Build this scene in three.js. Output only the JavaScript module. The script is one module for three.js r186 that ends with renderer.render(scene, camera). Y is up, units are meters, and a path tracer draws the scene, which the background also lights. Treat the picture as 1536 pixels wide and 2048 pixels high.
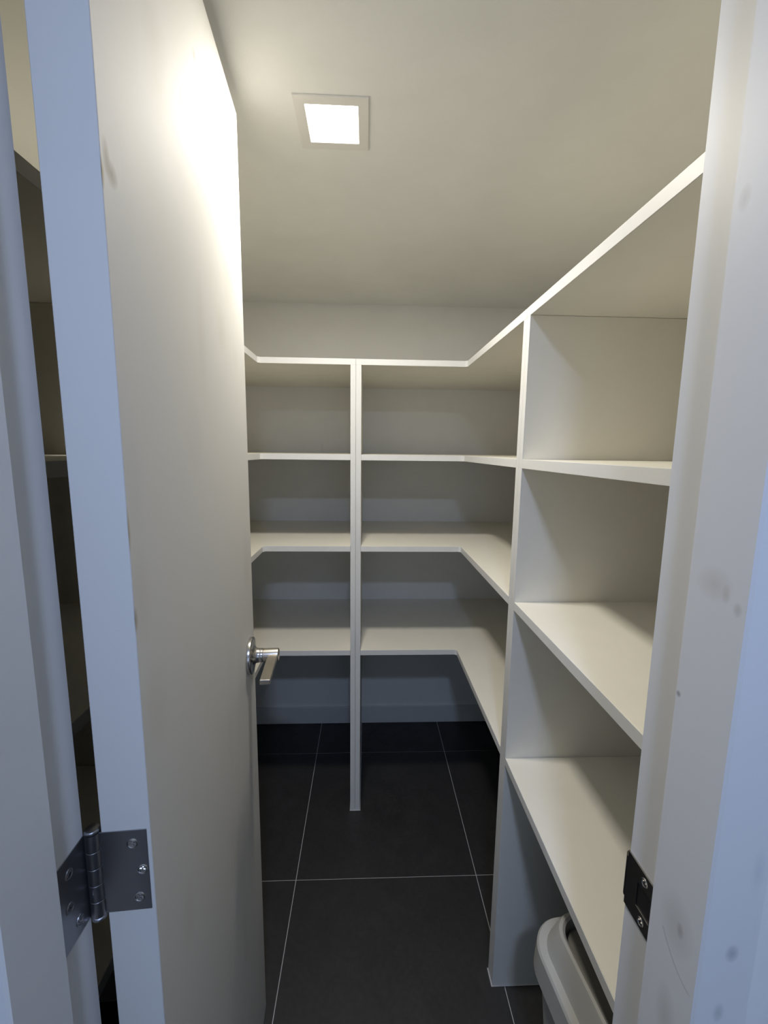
import * as THREE from 'three';
import { mergeGeometries, toCreasedNormals } from 'three/addons/utils/BufferGeometryUtils.js';
import { RoundedBoxGeometry } from 'three/addons/geometries/RoundedBoxGeometry.js';
import { RectAreaLightUniformsLib } from 'three/addons/lights/RectAreaLightUniformsLib.js';
import { ImprovedNoise } from 'three/addons/math/ImprovedNoise.js';

RectAreaLightUniformsLib.init();
const scene = new THREE.Scene();

// ------------------------------------------------------------------ camera
const FOCAL = 860, PITCH = 0.1434, YAW = 0.0408, ROLL = 0.0118;     // focal length in pixels of a 1536 x 2048 frame
const camera = new THREE.PerspectiveCamera(2 * Math.atan(1024 / FOCAL) * 180 / Math.PI, 1536 / 2048, 0.02, 50);
{
  const fwd = new THREE.Vector3(Math.sin(YAW) * Math.cos(PITCH), -Math.sin(PITCH), -Math.cos(YAW) * Math.cos(PITCH));
  const right = new THREE.Vector3(Math.cos(YAW), 0, Math.sin(YAW));
  const up = new THREE.Vector3().crossVectors(right, fwd);
  const r2 = right.clone().multiplyScalar(Math.cos(ROLL)).addScaledVector(up, Math.sin(ROLL));
  const u2 = up.clone().multiplyScalar(Math.cos(ROLL)).addScaledVector(right, -Math.sin(ROLL));
  camera.quaternion.setFromRotationMatrix(new THREE.Matrix4().makeBasis(r2, u2, fwd.clone().negate()));
  camera.position.set(0.2257, 1.4081, 1.8404);
}

// ------------------------------------------------------------------ sky, lamps, exposure
scene.background = new THREE.Color(0.55, 0.72, 1.0);                 // overcast daylight outside the hallway window
scene.backgroundIntensity = 1.0;
const LAMP_COLOR = new THREE.Color(1.0, 0.945, 0.84), LAMP_POWER = 235, LAMP_GLOW = 9;
const HALL_COLOR = new THREE.Color(0.52, 0.65, 1.0), HALL_POWER = 345, HALL_GLOW = 6;
const DAY_COLOR = new THREE.Color(0.50, 0.70, 1.0), DAY_POWER = 0.12;
const EXPOSURE = 1.0;

// ------------------------------------------------------------------ measures (metres; x right, y up, z towards the camera)
const ZB = -0.2305, ZS = 0.3276, YC = 2.06;                           // back wall, front of the rear shelves, ceiling
const XWL = -0.66, XWR = 1.085;                                       // side walls of the pantry
const XL = -0.1417, XR = 0.5667;                                      // inner edges of the side shelves
const H = [1.7113, 1.3907, 1.0641, 0.6684], T = 0.019;                // tops of the four shelves, board thickness
const PX0 = 0.1681, PX1 = 0.2052, PZ0 = 0.8634, PZ1 = 0.9016;         // doubled upright panels
const ZJ = 1.4664, ZSTOP = 1.5147, ZF = 1.572, ZW = 1.567;             // door frame: room side, stop, front; front of the wall
const JL = -0.0441, JR = 0.4966, STOP = 0.0117, FACE = 0.0433;
const HEAD = 2.033;

// ------------------------------------------------------------------ helpers
const rand = (() => { let s = 20240517; return () => { s = (s * 1664525 + 1013904223) >>> 0; return s / 4294967296; }; })();
const noise = new ImprovedNoise();
const taken = {};
function numbered(name) { const n = taken[name] = (taken[name] ?? -1) + 1; return n ? name + '_' + String(n).padStart(3, '0') : name; }
function mesh(name, geometry, material, parent) {
  const o = new THREE.Mesh(geometry, material); o.name = name; o.castShadow = o.receiveShadow = true; (parent ?? scene).add(o); return o;
}
function group(name, parent) { const o = new THREE.Group(); o.name = name; (parent ?? scene).add(o); return o; }
function thing(o, label, category, grp) { o.userData.label = label; o.userData.category = category; if (grp) o.userData.group = grp; return o; }
function structure(o, label) { o.userData.kind = 'structure'; if (label) o.userData.label = label; return o; }
// uv in metres, by the main direction of each face
function metreUV(g) {
  g = g.index ? g.toNonIndexed() : g;
  g.computeVertexNormals();
  const p = g.attributes.position, n = g.attributes.normal, uv = new Float32Array(p.count * 2);
  for (let i = 0; i < p.count; i++) {
    const ax = Math.abs(n.getX(i)), ay = Math.abs(n.getY(i)), az = Math.abs(n.getZ(i));
    const [a, b] = ax >= ay && ax >= az ? [p.getZ(i), p.getY(i)] : ay >= az ? [p.getX(i), p.getZ(i)] : [p.getX(i), p.getY(i)];
    uv[2 * i] = a; uv[2 * i + 1] = b;
  }
  g.setAttribute('uv', new THREE.BufferAttribute(uv, 2));
  return g;
}
function box(x0, x1, y0, y1, z0, z1, bevel = 0) {
  const w = x1 - x0, h = y1 - y0, d = z1 - z0;
  const g = bevel ? new RoundedBoxGeometry(w, h, d, 2, Math.min(bevel, w / 2.1, h / 2.1, d / 2.1)) : new THREE.BoxGeometry(w, h, d);
  g.translate((x0 + x1) / 2, (y0 + y1) / 2, (z0 + z1) / 2);
  return bevel ? boxUV(g) : metreUV(g);
}
function boxUV(g) {                                                    // keeps the rounded normals
  g = g.index ? g.toNonIndexed() : g;
  const p = g.attributes.position, n = g.attributes.normal, uv = new Float32Array(p.count * 2);
  for (let i = 0; i < p.count; i++) {
    const ax = Math.abs(n.getX(i)), ay = Math.abs(n.getY(i)), az = Math.abs(n.getZ(i));
    const [a, b] = ax >= ay && ax >= az ? [p.getZ(i), p.getY(i)] : ay >= az ? [p.getX(i), p.getZ(i)] : [p.getX(i), p.getY(i)];
    uv[2 * i] = a; uv[2 * i + 1] = b;
  }
  g.setAttribute('uv', new THREE.BufferAttribute(uv, 2));
  return g;
}
// a flat outline in plan (x, z), extruded from y0 to y1 with a tiny bevel
function plan(points, y0, y1, bevel = 0.0008) {
  const s = new THREE.Shape(points.map(([x, z]) => new THREE.Vector2(x, -z)));
  const g = new THREE.ExtrudeGeometry(s, { depth: y1 - y0 - 2 * bevel, bevelEnabled: true, bevelThickness: bevel, bevelSize: bevel, bevelOffset: -bevel, bevelSegments: 1 });
  g.rotateX(-Math.PI / 2); g.translate(0, y0 + bevel, 0);
  return metreUV(g);
}

// ------------------------------------------------------------------ procedural textures
function dataTexture(n, fn, srgb, metres) {
  const a = new Uint8Array(n * n * 4);
  for (let y = 0; y < n; y++) for (let x = 0; x < n; x++) {
    const c = fn(x / n, y / n), i = 4 * (y * n + x);
    a[i] = c[0]; a[i + 1] = c[1]; a[i + 2] = c[2]; a[i + 3] = 255;
  }
  const t = new THREE.DataTexture(a, n, n); t.wrapS = t.wrapT = THREE.RepeatWrapping; t.magFilter = THREE.LinearFilter; t.minFilter = THREE.LinearMipmapLinearFilter; t.generateMipmaps = true;
  if (srgb) t.colorSpace = THREE.SRGBColorSpace;
  t.repeat.set(1 / metres, 1 / metres); t.needsUpdate = true; return t;
}
const wrapNoise = (u, v, f, k) => {                                    // tiles by mixing four shifted copies
  const s = (a, b) => noise.noise(a * f, b * f, k);
  return s(u, v) * (1 - u) * (1 - v) + s(u - 1, v) * u * (1 - v) + s(u, v - 1) * (1 - u) * v + s(u - 1, v - 1) * u * v;
};
const rollerBump = dataTexture(256, (u, v) => { const c = 128 + 70 * wrapNoise(u, v, 60, 3.1) + 50 * wrapNoise(u, v, 22, 7.7); return [c, c, c]; }, false, 0.22);
const paintTint = dataTexture(256, (u, v) => { const c = 250 + 5 * wrapNoise(u, v, 5, 1.3) + 3 * wrapNoise(u, v, 17, 2.3); return [c, c, c - 1]; }, true, 1.1);
const doorWave = dataTexture(256, (u, v) => { const c = 128 + 90 * wrapNoise(u, v, 4, 5.3) + 22 * wrapNoise(u, v, 60, 9.3); return [c, c, c]; }, false, 0.5);
const stoneTint = dataTexture(512, (u, v) => {
  const m = 0.55 * wrapNoise(u, v, 6, 4.1) + 0.45 * wrapNoise(u, v, 19, 2.9) + 0.7 * wrapNoise(u, v, 70, 8.1) + 0.5 * (rand() - 0.5);
  const c = 48 + 9 * m; return [c, c - 0.5, c + 1];
}, true, 0.9);
const stoneRough = dataTexture(256, (u, v) => { const c = 140 + 40 * wrapNoise(u, v, 9, 6.1) + 25 * wrapNoise(u, v, 40, 3.3); return [c, c, c]; }, false, 0.7);
const brushed = dataTexture(256, (u, v) => { const c = 128 + 60 * noise.noise(u * 3, v * 120, 1.7); return [c, c, c]; }, false, 0.05);

const paint = (r, g, b, rough, extra = {}) => new THREE.MeshStandardMaterial({ color: new THREE.Color(r, g, b), roughness: rough, map: paintTint, bumpMap: rollerBump, bumpScale: 0.0003, ...extra });
const trimSheet = (() => {
  const n = 2048, cv = document.createElement('canvas'); cv.width = cv.height = n;
  const c = cv.getContext('2d'); c.fillStyle = 'rgb(252,252,251)'; c.fillRect(0, 0, n, n);
  const P = (a) => ((a % 2) + 2) % 2 / 2 * n, Q = (y) => n - y / 2 * n;
  const dab = (a, y, ra, ry, rgb, k) => {
    c.save(); c.translate(P(a), Q(y)); c.scale(ra / 2 * n, ry / 2 * n);
    const g = c.createRadialGradient(0, 0, 0, 0, 0, 1); g.addColorStop(0, `rgba(${rgb},${k})`); g.addColorStop(0.6, `rgba(${rgb},${k * 0.5})`); g.addColorStop(1, `rgba(${rgb},0)`);
    c.fillStyle = g; c.beginPath(); c.arc(0, 0, 1, 0, 7); c.fill(); c.restore();
  };
  dab(1.541, 1.312, 0.018, 0.014, '222,217,208', 0.5); dab(1.552, 1.308, 0.004, 0.008, '214,208,198', 0.5);
  dab(1.526, 1.583, 0.006, 0.01, '214,210,206', 0.5); dab(1.563, 1.30, 0.004, 0.006, '196,192,186', 0.5);
  dab(1.519, 1.211, 0.003, 0.003, '150,148,146', 0.8); dab(1.545, 1.02, 0.02, 0.03, '222,220,214', 0.6);
  dab(0.509, 1.027, 0.006, 0.009, '170,172,178', 0.6); dab(0.505, 0.972, 0.005, 0.010, '180,182,188', 0.5); dab(0.520, 1.10, 0.006, 0.02, '225,227,232', 0.5);
  dab(1.550, 1.02, 0.004, 0.008, '170,168,166', 0.5); dab(1.545, 0.93, 0.012, 0.03, '214,210,204', 0.5);
  c.strokeStyle = 'rgba(190,188,188,0.6)'; c.lineWidth = 1.2; c.beginPath(); c.moveTo(P(1.532), Q(1.002)); c.quadraticCurveTo(P(1.548), Q(0.980), P(1.566), Q(0.980)); c.stroke();
  const t = new THREE.CanvasTexture(cv); t.colorSpace = THREE.SRGBColorSpace; t.wrapS = t.wrapT = THREE.RepeatWrapping; t.repeat.set(0.5, 0.5); t.anisotropy = 8; return t;
})();
const M = {
  wall: paint(0.92, 0.91, 0.87, 0.85),
  ceiling: paint(0.92, 0.92, 0.89, 0.9),
  hallWall: paint(0.88, 0.88, 0.88, 0.85),
  trim: paint(0.83, 0.83, 0.83, 0.5, { bumpScale: 0.00008, map: trimSheet }),
  jamb: paint(0.86, 0.86, 0.86, 0.5, { bumpScale: 0.00008 }),
  skirting: paint(0.78, 0.78, 0.76, 0.5),
  board: new THREE.MeshStandardMaterial({ color: new THREE.Color(0.93, 0.90, 0.81), roughness: 0.5, map: paintTint }),
  band: new THREE.MeshStandardMaterial({ color: new THREE.Color(0.88, 0.88, 0.87), roughness: 0.45, map: paintTint }),
  tile: new THREE.MeshStandardMaterial({ color: 0xffffff, map: stoneTint, roughnessMap: stoneRough, roughness: 1 }),
  grout: new THREE.MeshStandardMaterial({ color: new THREE.Color(0.55, 0.55, 0.54), roughness: 0.95 }),
  sealant: new THREE.MeshStandardMaterial({ color: new THREE.Color(0.5, 0.5, 0.5), roughness: 0.6 }),
  steel: new THREE.MeshStandardMaterial({ color: new THREE.Color(0.36, 0.36, 0.38), roughness: 0.33, metalness: 1, bumpMap: brushed, bumpScale: 0.00003 }),
  chrome: new THREE.MeshStandardMaterial({ color: new THREE.Color(0.62, 0.61, 0.60), roughness: 0.22, metalness: 1 }),
  nickel: new THREE.MeshStandardMaterial({ color: new THREE.Color(0.66, 0.62, 0.57), roughness: 0.3, metalness: 1, bumpMap: brushed, bumpScale: 0.00004 }),
  dark: new THREE.MeshStandardMaterial({ color: new THREE.Color(0.012, 0.012, 0.013), roughness: 0.6 }),
  strike: new THREE.MeshStandardMaterial({ color: new THREE.Color(0.30, 0.29, 0.28), roughness: 0.24, metalness: 1 }),
  bin: new THREE.MeshStandardMaterial({ color: new THREE.Color(0.46, 0.455, 0.43), roughness: 0.5, bumpMap: rollerBump, bumpScale: 0.0002 }),
  binLid: new THREE.MeshStandardMaterial({ color: new THREE.Color(0.20, 0.195, 0.175), roughness: 0.55, bumpMap: rollerBump, bumpScale: 0.0002 }),
  lampFrame: new THREE.MeshStandardMaterial({ color: new THREE.Color(0.82, 0.80, 0.76), roughness: 0.4 }),
  lampGlow: new THREE.MeshStandardMaterial({ color: 0xffffff, emissive: LAMP_COLOR, emissiveIntensity: LAMP_GLOW, roughness: 0.4 }),
  hallGlow: new THREE.MeshStandardMaterial({ color: 0xffffff, emissive: HALL_COLOR, emissiveIntensity: HALL_GLOW, roughness: 0.4 }),
  glass: new THREE.MeshPhysicalMaterial({ color: 0xffffff, transmission: 1, roughness: 0.02, thickness: 0, ior: 1.5 }),
};

// ------------------------------------------------------------------ the floor: dark 600 mm tiles, pale recessed joints
{
  const floor = structure(group('floor'), 'dark charcoal square floor tiles with thin pale grout lines');
  mesh('grout', box(-2.5, 2.9, -0.06, -0.0012, -0.35, 4.45), M.grout, floor);
  const S = 0.6, J = 0.0022;
  const tileGeo = metreUV(new RoundedBoxGeometry(S - J, 0.010, S - J, 1, 0.0006));
  for (let i = -4; i < 5; i++) for (let k = -1; k < 8; k++) {
    const x0 = Math.max(-2.4, i * S), x1 = Math.min(2.8, i * S + S), z0 = Math.max(-0.25, k * S), z1 = Math.min(4.36, k * S + S);
    if (x1 - x0 < 0.02 || z1 - z0 < 0.02) continue;
    if (z1 < 1.5 && (x1 < XWL - 0.1 || x0 > XWR + 0.1)) continue;
    const whole = x1 - x0 > S - 0.001 && z1 - z0 > S - 0.001;
    const g = whole ? tileGeo : metreUV(new RoundedBoxGeometry(x1 - x0 - J, 0.010, z1 - z0 - J, 1, 0.0006));
    const t = mesh('tile', g, M.tile, floor);
    t.position.set((x0 + x1) / 2, -0.005, (z0 + z1) / 2);
    if (whole) t.rotation.y = Math.floor(rand() * 4) * Math.PI / 2;
  }
}

// ------------------------------------------------------------------ pantry shell
structure(mesh('wall_back', box(XWL - 0.1, XWR + 0.1, 0, 2.6, ZB - 0.1, ZB), M.wall), 'plain off-white wall behind the rear shelves');
structure(mesh('wall_left', box(XWL - 0.1, XWL, 0, 2.6, ZB, ZJ), M.wall));
structure(mesh('wall_right', box(XWR, XWR + 0.1, 0, 2.6, ZB, ZJ), M.wall));
structure(mesh('ceiling', box(XWL, XWR, YC, YC + 0.12, ZB, ZJ), M.ceiling), 'flat off-white ceiling with a square recessed light');
// front wall with the doorway
{
  const g = mergeGeometries([
    box(-2.4, JL - 0.034, 0, 2.6, ZJ, ZW), box(JR + 0.034, 2.8, 0, 2.6, ZJ, ZW), box(JL - 0.034, JR + 0.034, YC, 2.6, ZJ, ZW),
  ]);
  structure(mesh('wall_front', g, M.hallWall), 'pale wall around the pantry doorway');
}
// skirtings in the pantry (they stop at the upright panels)
{
  const SH = 0.0906, SD = 0.011;
  const b = structure(group('baseboard_back'), 'low painted baseboard along the back wall under the shelves');
  mesh('board', box(XWL, PX0 - 0.0005, 0.0005, SH, ZB, ZB + SD, 0.002), M.skirting, b);
  mesh('board_001', box(PX1 + 0.0005, XWR, 0.0005, SH, ZB, ZB + SD, 0.002), M.skirting, b);
  const l = structure(group('baseboard_left'));
  mesh('board', box(XWL, XWL + SD, 0.0005, SH, ZB + SD, PZ0 - 0.0005, 0.002), M.skirting, l);
  mesh('board_001', box(XWL, XWL + SD, 0.0005, SH, PZ1 + 0.0005, ZJ, 0.002), M.skirting, l);
  const r = structure(group('baseboard_right'));
  mesh('board', box(XWR - SD, XWR, 0.0005, SH, ZB + SD, PZ0 - 0.0005, 0.002), M.skirting, r);
  mesh('board_001', box(XWR - SD, XWR, 0.0005, SH, PZ1 + 0.0005, ZJ, 0.002), M.skirting, r);
}

// ------------------------------------------------------------------ the hallway behind the camera, with its daylight window
const WX0 = -1.3, WX1 = 1.7, WY0 = 0.5, WY1 = 1.85, ZH = 4.3;
{
  structure(mesh('wall_hall_left', box(-2.5, -2.4, 0, 2.6, ZJ, ZH + 0.1), M.hallWall));
  structure(mesh('wall_hall_right', box(2.8, 2.9, 0, 2.6, ZJ, ZH + 0.1), M.hallWall));
  structure(mesh('ceiling_hall', box(-2.4, 2.8, YC, YC + 0.12, ZW, ZH), M.ceiling));
  structure(mesh('wall_hall_rear', mergeGeometries([
    box(-2.4, WX0, 0, 2.6, ZH, ZH + 0.1), box(WX1, 2.8, 0, 2.6, ZH, ZH + 0.1), box(WX0, WX1, 0, WY0, ZH, ZH + 0.1), box(WX0, WX1, WY1, 2.6, ZH, ZH + 0.1),
  ]), M.hallWall));
  const w = structure(group('window_1'));
  const f = 0.05;
  mesh('frame', mergeGeometries([
    box(WX0, WX0 + f, WY0, WY1, ZH + 0.03, ZH + 0.08), box(WX1 - f, WX1, WY0, WY1, ZH + 0.03, ZH + 0.08),
    box(WX0 + f, WX1 - f, WY0, WY0 + f, ZH + 0.03, ZH + 0.08), box(WX0 + f, WX1 - f, WY1 - f, WY1, ZH + 0.03, ZH + 0.08),
    box((WX0 + WX1) / 2 - 0.03, (WX0 + WX1) / 2 + 0.03, WY0 + f, WY1 - f, ZH + 0.03, ZH + 0.08),
  ]), M.trim, w);
  const mid = (WX0 + WX1) / 2;
  mesh('pane', box(WX0 + f, mid - 0.03, WY0 + f, WY1 - f, ZH + 0.052, ZH + 0.058), M.glass, w);
  mesh('pane_001', box(mid + 0.03, WX1 - f, WY0 + f, WY1 - f, ZH + 0.052, ZH + 0.058), M.glass, w);
  const day = new THREE.RectAreaLight(DAY_COLOR, DAY_POWER, WX1 - WX0 - 0.1, WY1 - WY0 - 0.1);   // daylight through the window
  day.position.set(mid, (WY0 + WY1) / 2, ZH + 0.02); day.name = 'window_daylight';
  scene.add(day);
}

// ------------------------------------------------------------------ door frame (rebate, stop, front face), strike plate
const HY = 0.9765;                                                    // height of handle and latch
{
  const prof = (s, x0) => {                                           // s = -1 left jamb, +1 right jamb; outline in plan
    const X = (d) => x0 + s * d;
    return [[X(0), ZJ], [X(0), ZSTOP], [X(-STOP + 0.0015), ZSTOP], [X(-STOP), ZSTOP + 0.0015], [X(-STOP), ZF - 0.002], [X(-STOP + 0.002), ZF], [X(FACE - STOP), ZF], [X(FACE - STOP), ZW], [X(0.034), ZW], [X(0.034), ZJ]];
  };
  const jamb = (pts) => {
    if (THREE.ShapeUtils.area(pts.map(([x, z]) => new THREE.Vector2(x, -z))) < 0) pts.reverse();
    return plan(pts, 0.0005, HEAD, 0.0003);
  };
  const l = structure(group('trim_1'), 'left painted door jamb carrying the hinge');
  mesh('jamb', jamb(prof(-1, JL)), M.jamb, l);
  const r = structure(group('trim_2'), 'right painted door jamb with the strike plate');
  mesh('jamb', jamb(prof(1, JR)), M.trim, r);
  const h = structure(group('trim_3'));
  mesh('head', mergeGeometries([
    box(JL - 0.034, JR + 0.034, HEAD + 0.0005, YC - 0.0005, ZJ, ZF), box(JL, JR, HEAD - STOP, HEAD, ZSTOP, ZF - 0.003),
  ]), M.trim, h);

  // strike plate let into the right jamb: bent lip, latch hole, two screws
  const sp = group('strike_plate', r); sp.userData.label = 'dark shiny metal strike plate on the right jamb';
  const y0 = HY - 0.0304, y1 = HY + 0.0304, x = JR - 0.0012;
  const s = new THREE.Shape([[ZJ - 0.001, y0], [ZSTOP - 0.0008, y0], [ZSTOP - 0.0008, y1], [ZJ - 0.001, y1]].map(([a, b]) => new THREE.Vector2(a, b)));
  const hole = new THREE.Path([[ZJ + 0.0165, HY - 0.013], [ZJ + 0.0355, HY - 0.013], [ZJ + 0.0355, HY + 0.013], [ZJ + 0.0165, HY + 0.013]].map(([a, b]) => new THREE.Vector2(a, b)));
  s.holes.push(hole);
  const pg = new THREE.ExtrudeGeometry(s, { depth: 0.0010, bevelEnabled: true, bevelThickness: 0.0003, bevelSize: 0.0003, bevelOffset: -0.0003, bevelSegments: 1 });
  pg.applyMatrix4(new THREE.Matrix4().makeBasis(new THREE.Vector3(0, 0, 1), new THREE.Vector3(0, 1, 0), new THREE.Vector3(-1, 0, 0))); pg.translate(x + 0.0011, 0, 0);
  mesh('plate', metreUV(pg), M.strike, sp);
  const lip = [];
  for (let i = 0; i <= 6; i++) { const a = i / 6 * 1.2; lip.push(new THREE.Vector2(ZJ - 0.001 - 0.007 * Math.sin(a), x - 0.0002 + 0.007 * (1 - Math.cos(a)))); }
  const ls = new THREE.Shape([...lip, ...lip.slice().reverse().map((v) => new THREE.Vector2(v.x, v.y + 0.0011))]);
  const lg = new THREE.ExtrudeGeometry(ls, { depth: 0.046, bevelEnabled: false });
  lg.applyMatrix4(new THREE.Matrix4().makeBasis(new THREE.Vector3(0, 0, 1), new THREE.Vector3(1, 0, 0), new THREE.Vector3(0, 1, 0))); lg.translate(0, HY - 0.023, 0);
  mesh('lip', metreUV(lg), M.strike, sp);
  mesh('latch_hole', box(JR - 0.0004, JR + 0.0002, HY - 0.0135, HY + 0.0135, ZJ + 0.016, ZJ + 0.036), M.dark, sp);
  for (const dy of [-0.0218, 0.0218]) { const c = mesh('screw', screwHead(0.0042), M.chrome, sp); c.rotation.z = Math.PI / 2; c.position.set(x - 0.0001, HY + dy, ZJ + 0.0255); }
}
// a countersunk cross-head screw, axis +y, made of a dished disc with a cross let in
function screwHead(r) {
  const g = [new THREE.LatheGeometry([[0.0001, 0.0002], [r * 0.72, 0.0004], [r * 0.86, 0.0009], [r, 0.0007], [r * 1.06, 0]].map(([a, b]) => new THREE.Vector2(a, b)), 20)];
  for (const [a, b] of [[1.1, 0.26], [0.26, 1.1]]) { const c = new THREE.BoxGeometry(r * a, 0.0004, r * b); c.translate(0, 0.0006, 0); g.push(c); }
  return mergeGeometries(g.map((q) => { q = q.index ? q.toNonIndexed() : q; q.deleteAttribute('uv'); q.computeVertexNormals(); q.setAttribute('uv', new THREE.BufferAttribute(new Float32Array(q.attributes.position.count * 2), 2)); return q; }));
}

// ------------------------------------------------------------------ the built-in shelving
{
  const unit = thing(group('shelving_unit'), 'built-in white U-shaped pantry shelving with four levels on upright panels', 'shelving');
  const CX = (PX0 + PX1) / 2, CZ = (PZ0 + PZ1) / 2, C = 0.008, e = 0.0012, gap = 0.0004;
  const wl = XWL + 0.0005, wr = XWR - 0.0005, zb = ZB + 0.0005, zf = ZJ - 0.0005;
  H.forEach((top, i) => {
    const y1 = top, y0 = top - T;
    const cl = i ? PX0 - gap : CX - gap, cr = i ? PX1 + gap : CX + gap;           // the top boards lie over the uprights
    const zu = i ? PZ0 - gap : CZ - gap, zn = i ? PZ1 + gap : CZ + gap;
    const xl = XL - e, xr = XR + e, zs = ZS - e;
    // rear boards, each an L round its corner with a small chamfer inside
    const left = mesh('shelf', plan([[wl, zb], [cl, zb], [cl, zs], [xl + C, zs], [xl, zs + C], [xl, zu], [wl, zu]].reverse(), y0, y1), M.board, unit);
    const right = mesh('shelf', plan([[cr, zb], [wr, zb], [wr, zu], [xr, zu], [xr, zs + C], [xr - C, zs], [cr, zs]].reverse(), y0, y1), M.board, unit);
    const nearR = mesh('shelf', plan([[xr, zn], [wr, zn], [wr, zf], [xr, zf]].reverse(), y0, y1), M.board, unit);
    const nearL = mesh('shelf', plan([[wl, zn], [xl, zn], [xl, zf], [wl, zf]].reverse(), y0, y1), M.board, unit);
    // edge bands, a hair proud of the boards
    const b = (pts, parent) => { const p = plan(pts, y0 - 0.0004, y1 + 0.0003, 0.0003); mesh('edge_band', p, M.band, parent); };
    b([[xl + C, zs], [xl + C, zs + e], [cl, zs + e], [cl, zs]], left);
    b([[xl, zs + C], [xl + C, zs], [xl + C + 0.0005, zs + e], [xl + e, zs + C + 0.0005]].reverse(), left);
    b([[xl, zs + C], [xl + e, zs + C], [xl + e, zu], [xl, zu]].reverse(), left);
    b([[cr, zs], [cr, zs + e], [xr - C, zs + e], [xr - C, zs]], right);
    b([[xr - C, zs], [xr, zs + C], [xr - e, zs + C + 0.0005], [xr - C - 0.0005, zs + e]].reverse(), right);
    b([[xr - e, zs + C], [xr, zs + C], [xr, zu], [xr - e, zu]].reverse(), right);
    b([[xr - e, zn], [xr, zn], [xr, zf], [xr - e, zf]].reverse(), nearR);
    b([[xl, zn], [xl + e, zn], [xl + e, zf], [xl, zf]].reverse(), nearL);
  });
  const top = H[0] - T - 0.0005;
  // uprights: two boards back to back, a hairline between their edge bands
  const upright = (sheets, bands, base) => {
    const d = group('upright_panel', unit);
    for (const s of sheets) mesh('board', box(...s, 0.0006), M.board, d);
    for (const s of bands) mesh('edge_band', box(...s, 0.0004), M.band, d);
    mesh('floor_sealant', box(...base, 0.0008), M.sealant, d);
  };
  const q = 0.00035;
  upright([[PX0, CX - q, 0.002, top, zb, ZS - e], [CX + q, PX1, 0.002, top, zb, ZS - e]],
    [[PX0, CX - q, 0.002, top, ZS - e, ZS], [CX + q, PX1, 0.002, top, ZS - e, ZS]], [PX0 - 0.002, PX1 + 0.003, 0.0002, 0.0022, zb + 0.012, ZS + 0.003]);
  upright([[XR + e, wr, 0.002, top, PZ0, CZ - q], [XR + e, wr, 0.002, top, CZ + q, PZ1]],
    [[XR, XR + e, 0.002, top, PZ0, CZ - q], [XR, XR + e, 0.002, top, CZ + q, PZ1]], [XR - 0.003, wr - 0.012, 0.0002, 0.0022, PZ0 - 0.002, PZ1 + 0.002]);
  upright([[wl, XL - e, 0.002, top, PZ0, CZ - q], [wl, XL - e, 0.002, top, CZ + q, PZ1]],
    [[XL - e, XL, 0.002, top, PZ0, CZ - q], [XL - e, XL, 0.002, top, CZ + q, PZ1]], [wl + 0.012, XL + 0.003, 0.0002, 0.0022, PZ0 - 0.002, PZ1 + 0.002]);
}

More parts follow.
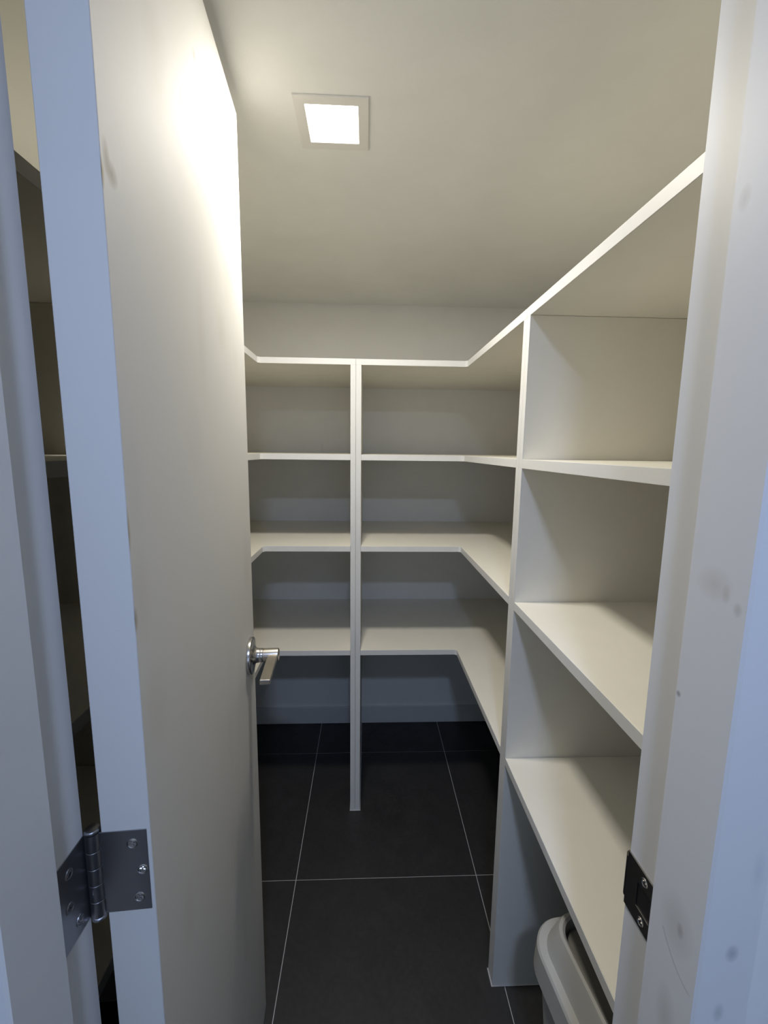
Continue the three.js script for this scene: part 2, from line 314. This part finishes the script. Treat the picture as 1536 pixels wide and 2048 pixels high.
// ------------------------------------------------------------------ the door, opened inwards past a right angle
{
  const DA = 0.0722, DT = 0.0454, DW = 0.5353, DH = 2.0277, DX = -0.0291, DZ = 1.4631;
  const door = structure(group('door_1'), 'plain off-white painted door standing open into the pantry');
  // door axes: local +x from the hinge to the free edge, +y up, +z out of the face turned to the shelves
  const dn = new THREE.Vector3(Math.cos(DA), 0, -Math.sin(DA)), dd = new THREE.Vector3(-Math.sin(DA), 0, -Math.cos(DA));
  door.matrix.makeBasis(dd, new THREE.Vector3(0, 1, 0), dn.clone());
  door.quaternion.setFromRotationMatrix(door.matrix);
  door.position.set(DX, 0, DZ);
  // colour of the face: paint with the few scuffs the photo shows; x along the door, y up
  const W = 512, HP = 2048, cv = document.createElement('canvas'); cv.width = W; cv.height = HP;
  const c = cv.getContext('2d'); c.fillStyle = 'rgb(252,252,251)'; c.fillRect(0, 0, W, HP);
  const K = 1.17, px = (s) => (K * s + 0.02) / 0.6 * W, py = (y) => HP - (1.4081 + K * (y - 1.4081)) / 2.1 * HP;
  const dab = (s, y, rs, ry, rgb, a) => {
    c.save(); c.translate(px(s), py(y)); c.scale(K * rs / 0.6 * W, K * ry / 2.1 * HP);
    const g = c.createRadialGradient(0, 0, 0, 0, 0, 1); g.addColorStop(0, `rgba(${rgb},${a})`); g.addColorStop(0.5, `rgba(${rgb},${a * 0.5})`); g.addColorStop(1, `rgba(${rgb},0)`);
    c.fillStyle = g; c.beginPath(); c.arc(0, 0, 1, 0, 7); c.fill(); c.restore();
  };
  const stroke = (s0, y0, s1, y1, w, css) => { c.strokeStyle = css; c.lineWidth = w; c.beginPath(); c.moveTo(px(s0), py(y0)); c.lineTo(px(s1), py(y1)); c.stroke(); };
  for (let i = 0; i < 40; i++) dab(rand() * 0.45, 0.3 + rand() * 1.6, 0.01 + 0.03 * rand(), 0.02 + 0.06 * rand(), rand() < 0.5 ? '228,222,208' : '236,236,236', 0.25);
  dab(0.014, 1.597, 0.010, 0.010, '120,112,98', 0.55); dab(0.008, 1.605, 0.006, 0.014, '140,130,110', 0.5); dab(0.001, 1.591, 0.003, 0.012, '170,150,110', 0.8);
  dab(0.232, 1.842, 0.006, 0.008, '190,186,178', 0.7); dab(0.262, 1.81, 0.008, 0.016, '205,200,192', 0.6);
  dab(0.0, 1.345, 0.004, 0.02, '196,182,150', 0.8); dab(0.0, 1.275, 0.006, 0.012, '170,160,140', 0.7);
  stroke(0.1765, 1.772, 0.1755, 1.758, 1.6, 'rgba(255,255,255,1)'); stroke(0.1785, 1.772, 0.1775, 1.757, 1.2, 'rgba(196,192,184,0.9)');
  const face = new THREE.CanvasTexture(cv); face.colorSpace = THREE.SRGBColorSpace; face.wrapS = face.wrapT = THREE.ClampToEdgeWrapping; face.anisotropy = 8;
  const doorPaint = new THREE.MeshStandardMaterial({ color: new THREE.Color(0.71, 0.70, 0.675), map: face, roughness: 0.7, bumpMap: doorWave, bumpScale: 0.0006 });
  const g = new RoundedBoxGeometry(DW, DH - 0.008, DT, 2, 0.0012); g.translate(DW / 2, 0.008 + (DH - 0.008) / 2, DT / 2);
  const p = g.attributes.position, uv = g.attributes.uv;
  for (let i = 0; i < p.count; i++) uv.setXY(i, g.attributes.normal.getX(i) < -0.8 ? 0.004 : (p.getX(i) + 0.02) / 0.6, p.getY(i) / 2.1);
  doorWave.repeat.set(1, 4);
  mesh('door_panel', g, doorPaint, door);

  // lever handle: rose, neck, sleeve and a flat bar pointing back to the hinge
  const hs = DW - 0.0522;
  const handle = group('door_handle', door); handle.userData.label = 'satin nickel lever handle on a round rose'; handle.position.set(hs, HY, DT); handle.scale.setScalar(1.17);
  const turned = (pts, n = 48) => { const l = new THREE.LatheGeometry(pts.map(([r, z]) => new THREE.Vector2(r, z)), n); l.rotateX(Math.PI / 2); return l; };
  mesh('rose', turned([[0.0001, 0.0002], [0.0325, 0.0002], [0.0328, 0.001], [0.0326, 0.0052], [0.0316, 0.0066], [0.0290, 0.0072], [0.0190, 0.0080], [0.0150, 0.0098], [0.0128, 0.0135], [0.0122, 0.018]]), M.chrome, handle);
  mesh('neck', turned([[0.0001, 0.016], [0.0118, 0.016], [0.0121, 0.0175], [0.0121, 0.0235], [0.0114, 0.0245], [0.0001, 0.0245]]), M.chrome, handle);
  const LZ = 0.0515;
  mesh('sleeve', turned([[0.0001, 0.0242], [0.0110, 0.0242], [0.0116, 0.0250], [0.0116, LZ - 0.0012], [0.0108, LZ], [0.0088, LZ], [0.0086, LZ - 0.004], [0.0001, LZ - 0.004]]), M.nickel, handle);
  mesh('sleeve_plug', turned([[0.0001, LZ - 0.0032], [0.0086, LZ - 0.0032], [0.0086, LZ - 0.0039], [0.0001, LZ - 0.0039]]), M.dark, handle);
  const bar = new RoundedBoxGeometry(0.0965, 0.0085, 0.0165, 3, 0.0012); bar.translate(-0.048, 0.001, LZ - 0.0012 - 0.00825);
  mesh('lever', bar, M.nickel, handle);

  // butt hinge; its knuckle stands in the gap between door and jamb
  const hinge = group('hinge', door); hinge.userData.label = 'dark steel butt hinge with three knuckles and cross-head screws';
  const inv = new THREE.Matrix4().compose(door.position, door.quaternion, new THREE.Vector3(1, 1, 1)).invert();
  const put = (o) => { o.applyMatrix4(inv); return o; };
  const HG = 0.9944, HH = 0.0450, KX = -0.0370, KZ = ZJ - 0.0030, KR = 0.0070;
  // leaf on the door edge (local frame: the edge is the plane x = 0, facing -x)
  const leaf = new RoundedBoxGeometry(0.0012, 2 * HH, 0.0435, 2, 0.0004); leaf.translate(-0.0002, HG, 0.0201);
  mesh('leaf', leaf, M.steel, hinge);
  for (const [dy, dz] of [[0.0305, 0.028], [0.001, 0.0357], [-0.030, 0.031]]) { const s = mesh('screw', screwHead(0.0050), M.chrome, hinge); s.rotation.set(0, rand() * 6, Math.PI / 2, 'ZXY'); s.position.set(-0.0008, HG + dy, dz); }
  // leaf on the jamb, built in the room's axes
  const jl = new RoundedBoxGeometry(0.0012, 2 * HH, ZSTOP - KZ - 0.002, 2, 0.0004); jl.translate(JL + 0.0002, HG, (ZSTOP + KZ) / 2);
  put(mesh('leaf', jl, M.steel, hinge));
  for (const [dy, z] of [[0.028, ZJ + 0.0226], [-0.0047, ZJ + 0.0255], [-0.030, ZJ + 0.015]]) { const s = mesh('screw', screwHead(0.0050), M.steel, hinge); s.rotation.set(0, rand() * 6, -Math.PI / 2, 'ZXY'); s.position.set(JL + 0.0008, HG + dy, z); s.updateMatrix(); put(s); }
  const parts = 5, kh = (2 * HH + 0.001) / parts;
  for (let i = 0; i < parts; i++) {
    const y = HG - HH + i * kh;
    const l = new THREE.LatheGeometry([[0.0001, y + 0.0002], [KR - 0.0005, y + 0.0002], [KR, y + 0.0007], [KR, y + kh - 0.0007], [KR - 0.0005, y + kh - 0.0002], [0.0001, y + kh - 0.0002]].map(([r, h]) => new THREE.Vector2(r, h)), 24);
    l.translate(KX, 0, KZ); put(mesh('knuckle', l, M.steel, hinge));
  }
  for (const s of [1, -1]) {
    const y = HG + s * (HH + 0.0008);
    const l = new THREE.LatheGeometry([[0.0001, -0.001], [KR * 0.98, -0.001], [KR * 0.98, 0.0028], [KR * 0.8, 0.0042], [0.0001, 0.0046]].map(([r, h]) => new THREE.Vector2(r, h)), 24);
    if (s < 0) l.rotateX(Math.PI);
    l.translate(KX, y, KZ); put(mesh('pin_cap', l, M.steel, hinge));
  }
}

// ------------------------------------------------------------------ the square ceiling lights: one in the pantry, one in the hallway behind the camera
function panelLight(x, z, label, glow, color, power) {
  const lamp = thing(group(numbered('ceiling_light')), label, 'ceiling light');
  lamp.position.set(x, YC, z);
  const R = 0.0716, r = 0.0508, D = 0.0036;
  const s = new THREE.Shape([[-R, -R], [R, -R], [R, R], [-R, R]].map(([a, b]) => new THREE.Vector2(a, b)));
  s.holes.push(new THREE.Path([[-r, -r], [-r, r], [r, r], [r, -r]].map(([a, b]) => new THREE.Vector2(a, b))));
  const g = new THREE.ExtrudeGeometry(s, { depth: D - 0.002, bevelEnabled: true, bevelThickness: 0.001, bevelSize: 0.001, bevelOffset: -0.001, bevelSegments: 2 });
  g.rotateX(Math.PI / 2); g.translate(0, -0.0011, 0);
  mesh('frame', g, M.lampFrame, lamp);
  const d = new RoundedBoxGeometry(2 * r - 0.001, 0.003, 2 * r - 0.001, 2, 0.001); d.translate(0, -0.0018, 0);
  mesh('diffuser', d, glow, lamp);
  const light = new THREE.RectAreaLight(color, power, 2 * r - 0.004, 2 * r - 0.004);
  light.rotation.x = -Math.PI / 2; light.position.y = -0.0045; light.name = 'panel_light';
  lamp.add(light);
}
panelLight(0.1537, 0.8646, 'small square white LED panel light set in the pantry ceiling', M.lampGlow, LAMP_COLOR, LAMP_POWER);
panelLight(0.255, 2.26, 'small square cool white LED panel light in the hallway ceiling before the pantry doorway', M.hallGlow, HALL_COLOR, HALL_POWER);

// ------------------------------------------------------------------ the bin under the lowest near shelf
{
  const bin = thing(group('waste_bin'), 'grey plastic bin with a rolled rim tucked under the lowest right shelf', 'bin');
  const BW = 0.25, BD = 0.31, RH = 0.515;                              // width, depth, rim height
  bin.position.set(0.672, 0, 1.284); bin.rotation.y = 0.10;
  // rounded rectangle loft: rings of (half width, half depth, corner radius, height)
  const loft = (rings, capBottom, capTop) => {
    const seg = 12, per = 4 * (seg + 1), pos = [], idx = [];
    for (const [a, b, r, y] of rings) for (let k = 0; k < 4; k++) for (let i = 0; i <= seg; i++) {
      const t = (k + i / seg) * Math.PI / 2, sx = k === 0 || k === 3 ? 1 : -1, sz = k < 2 ? 1 : -1;
      let X = sx * (a - r) + r * Math.cos(t), Z = sz * (b - r) + r * Math.sin(t);
      pos.push(X, y, Z);
    }
    for (let j = 0; j < rings.length - 1; j++) for (let i = 0; i < per; i++) {
      const n = (i + 1) % per, A = j * per + i, B = j * per + n; idx.push(A, A + per, B, B, A + per, B + per);
    }
    const cap = (j, up) => { const c = pos.length / 3; pos.push(0, rings[j][3], 0); for (let i = 0; i < per; i++) { const n = (i + 1) % per; up ? idx.push(c, j * per + n, j * per + i) : idx.push(c, j * per + i, j * per + n); } };
    if (capBottom) cap(0, false);
    if (capTop) cap(rings.length - 1, true);
    const g = new THREE.BufferGeometry(); g.setAttribute('position', new THREE.Float32BufferAttribute(pos, 3)); g.setIndex(idx);
    const uv = new Float32Array(pos.length / 3 * 2); for (let i = 0; i < pos.length / 3; i++) { uv[2 * i] = pos[3 * i] + pos[3 * i + 2]; uv[2 * i + 1] = pos[3 * i + 1]; }
    g.setAttribute('uv', new THREE.BufferAttribute(uv, 2));
    return toCreasedNormals(g, 0.45);
  };
  const a = BW / 2, b = BD / 2;
  mesh('body', loft([[a - 0.052, b - 0.055, 0.035, 0.002], [a - 0.048, b - 0.05, 0.04, 0.006], [a - 0.012, b - 0.012, 0.055, RH - 0.05], [a - 0.011, b - 0.011, 0.055, RH - 0.02]], true, true), M.bin, bin);
  mesh('lid_frame', loft([
    [a - 0.013, b - 0.013, 0.055, RH - 0.055], [a - 0.002, b - 0.002, 0.062, RH - 0.054], [a, b, 0.064, RH - 0.050], [a - 0.003, b - 0.003, 0.062, RH - 0.004],
    [a - 0.006, b - 0.006, 0.060, RH], [a - 0.018, b - 0.018, 0.052, RH + 0.001],
    [a - 0.031, b - 0.031, 0.044, RH + 0.040], [a - 0.034, b - 0.034, 0.042, RH + 0.045], [a - 0.039, b - 0.039, 0.039, RH + 0.046], [a - 0.043, b - 0.043, 0.036, RH + 0.043], [a - 0.044, b - 0.044, 0.035, RH + 0.015],
  ]), M.bin, bin);
  mesh('swing_flap', loft([[a - 0.0455, b - 0.0455, 0.034, RH + 0.014], [a - 0.0455, b - 0.0455, 0.034, RH + 0.024], [a - 0.052, b - 0.052, 0.030, RH + 0.028], [a - 0.08, b - 0.08, 0.02, RH + 0.030]], true, true), M.binLid, bin);
}

// ------------------------------------------------------------------ renderer
const renderer = new THREE.WebGLRenderer({ antialias: true });
renderer.toneMapping = THREE.LinearToneMapping;
renderer.toneMappingExposure = EXPOSURE;
renderer.shadowMap.enabled = true;
renderer.shadowMap.type = THREE.PCFSoftShadowMap;
renderer.render(scene, camera);
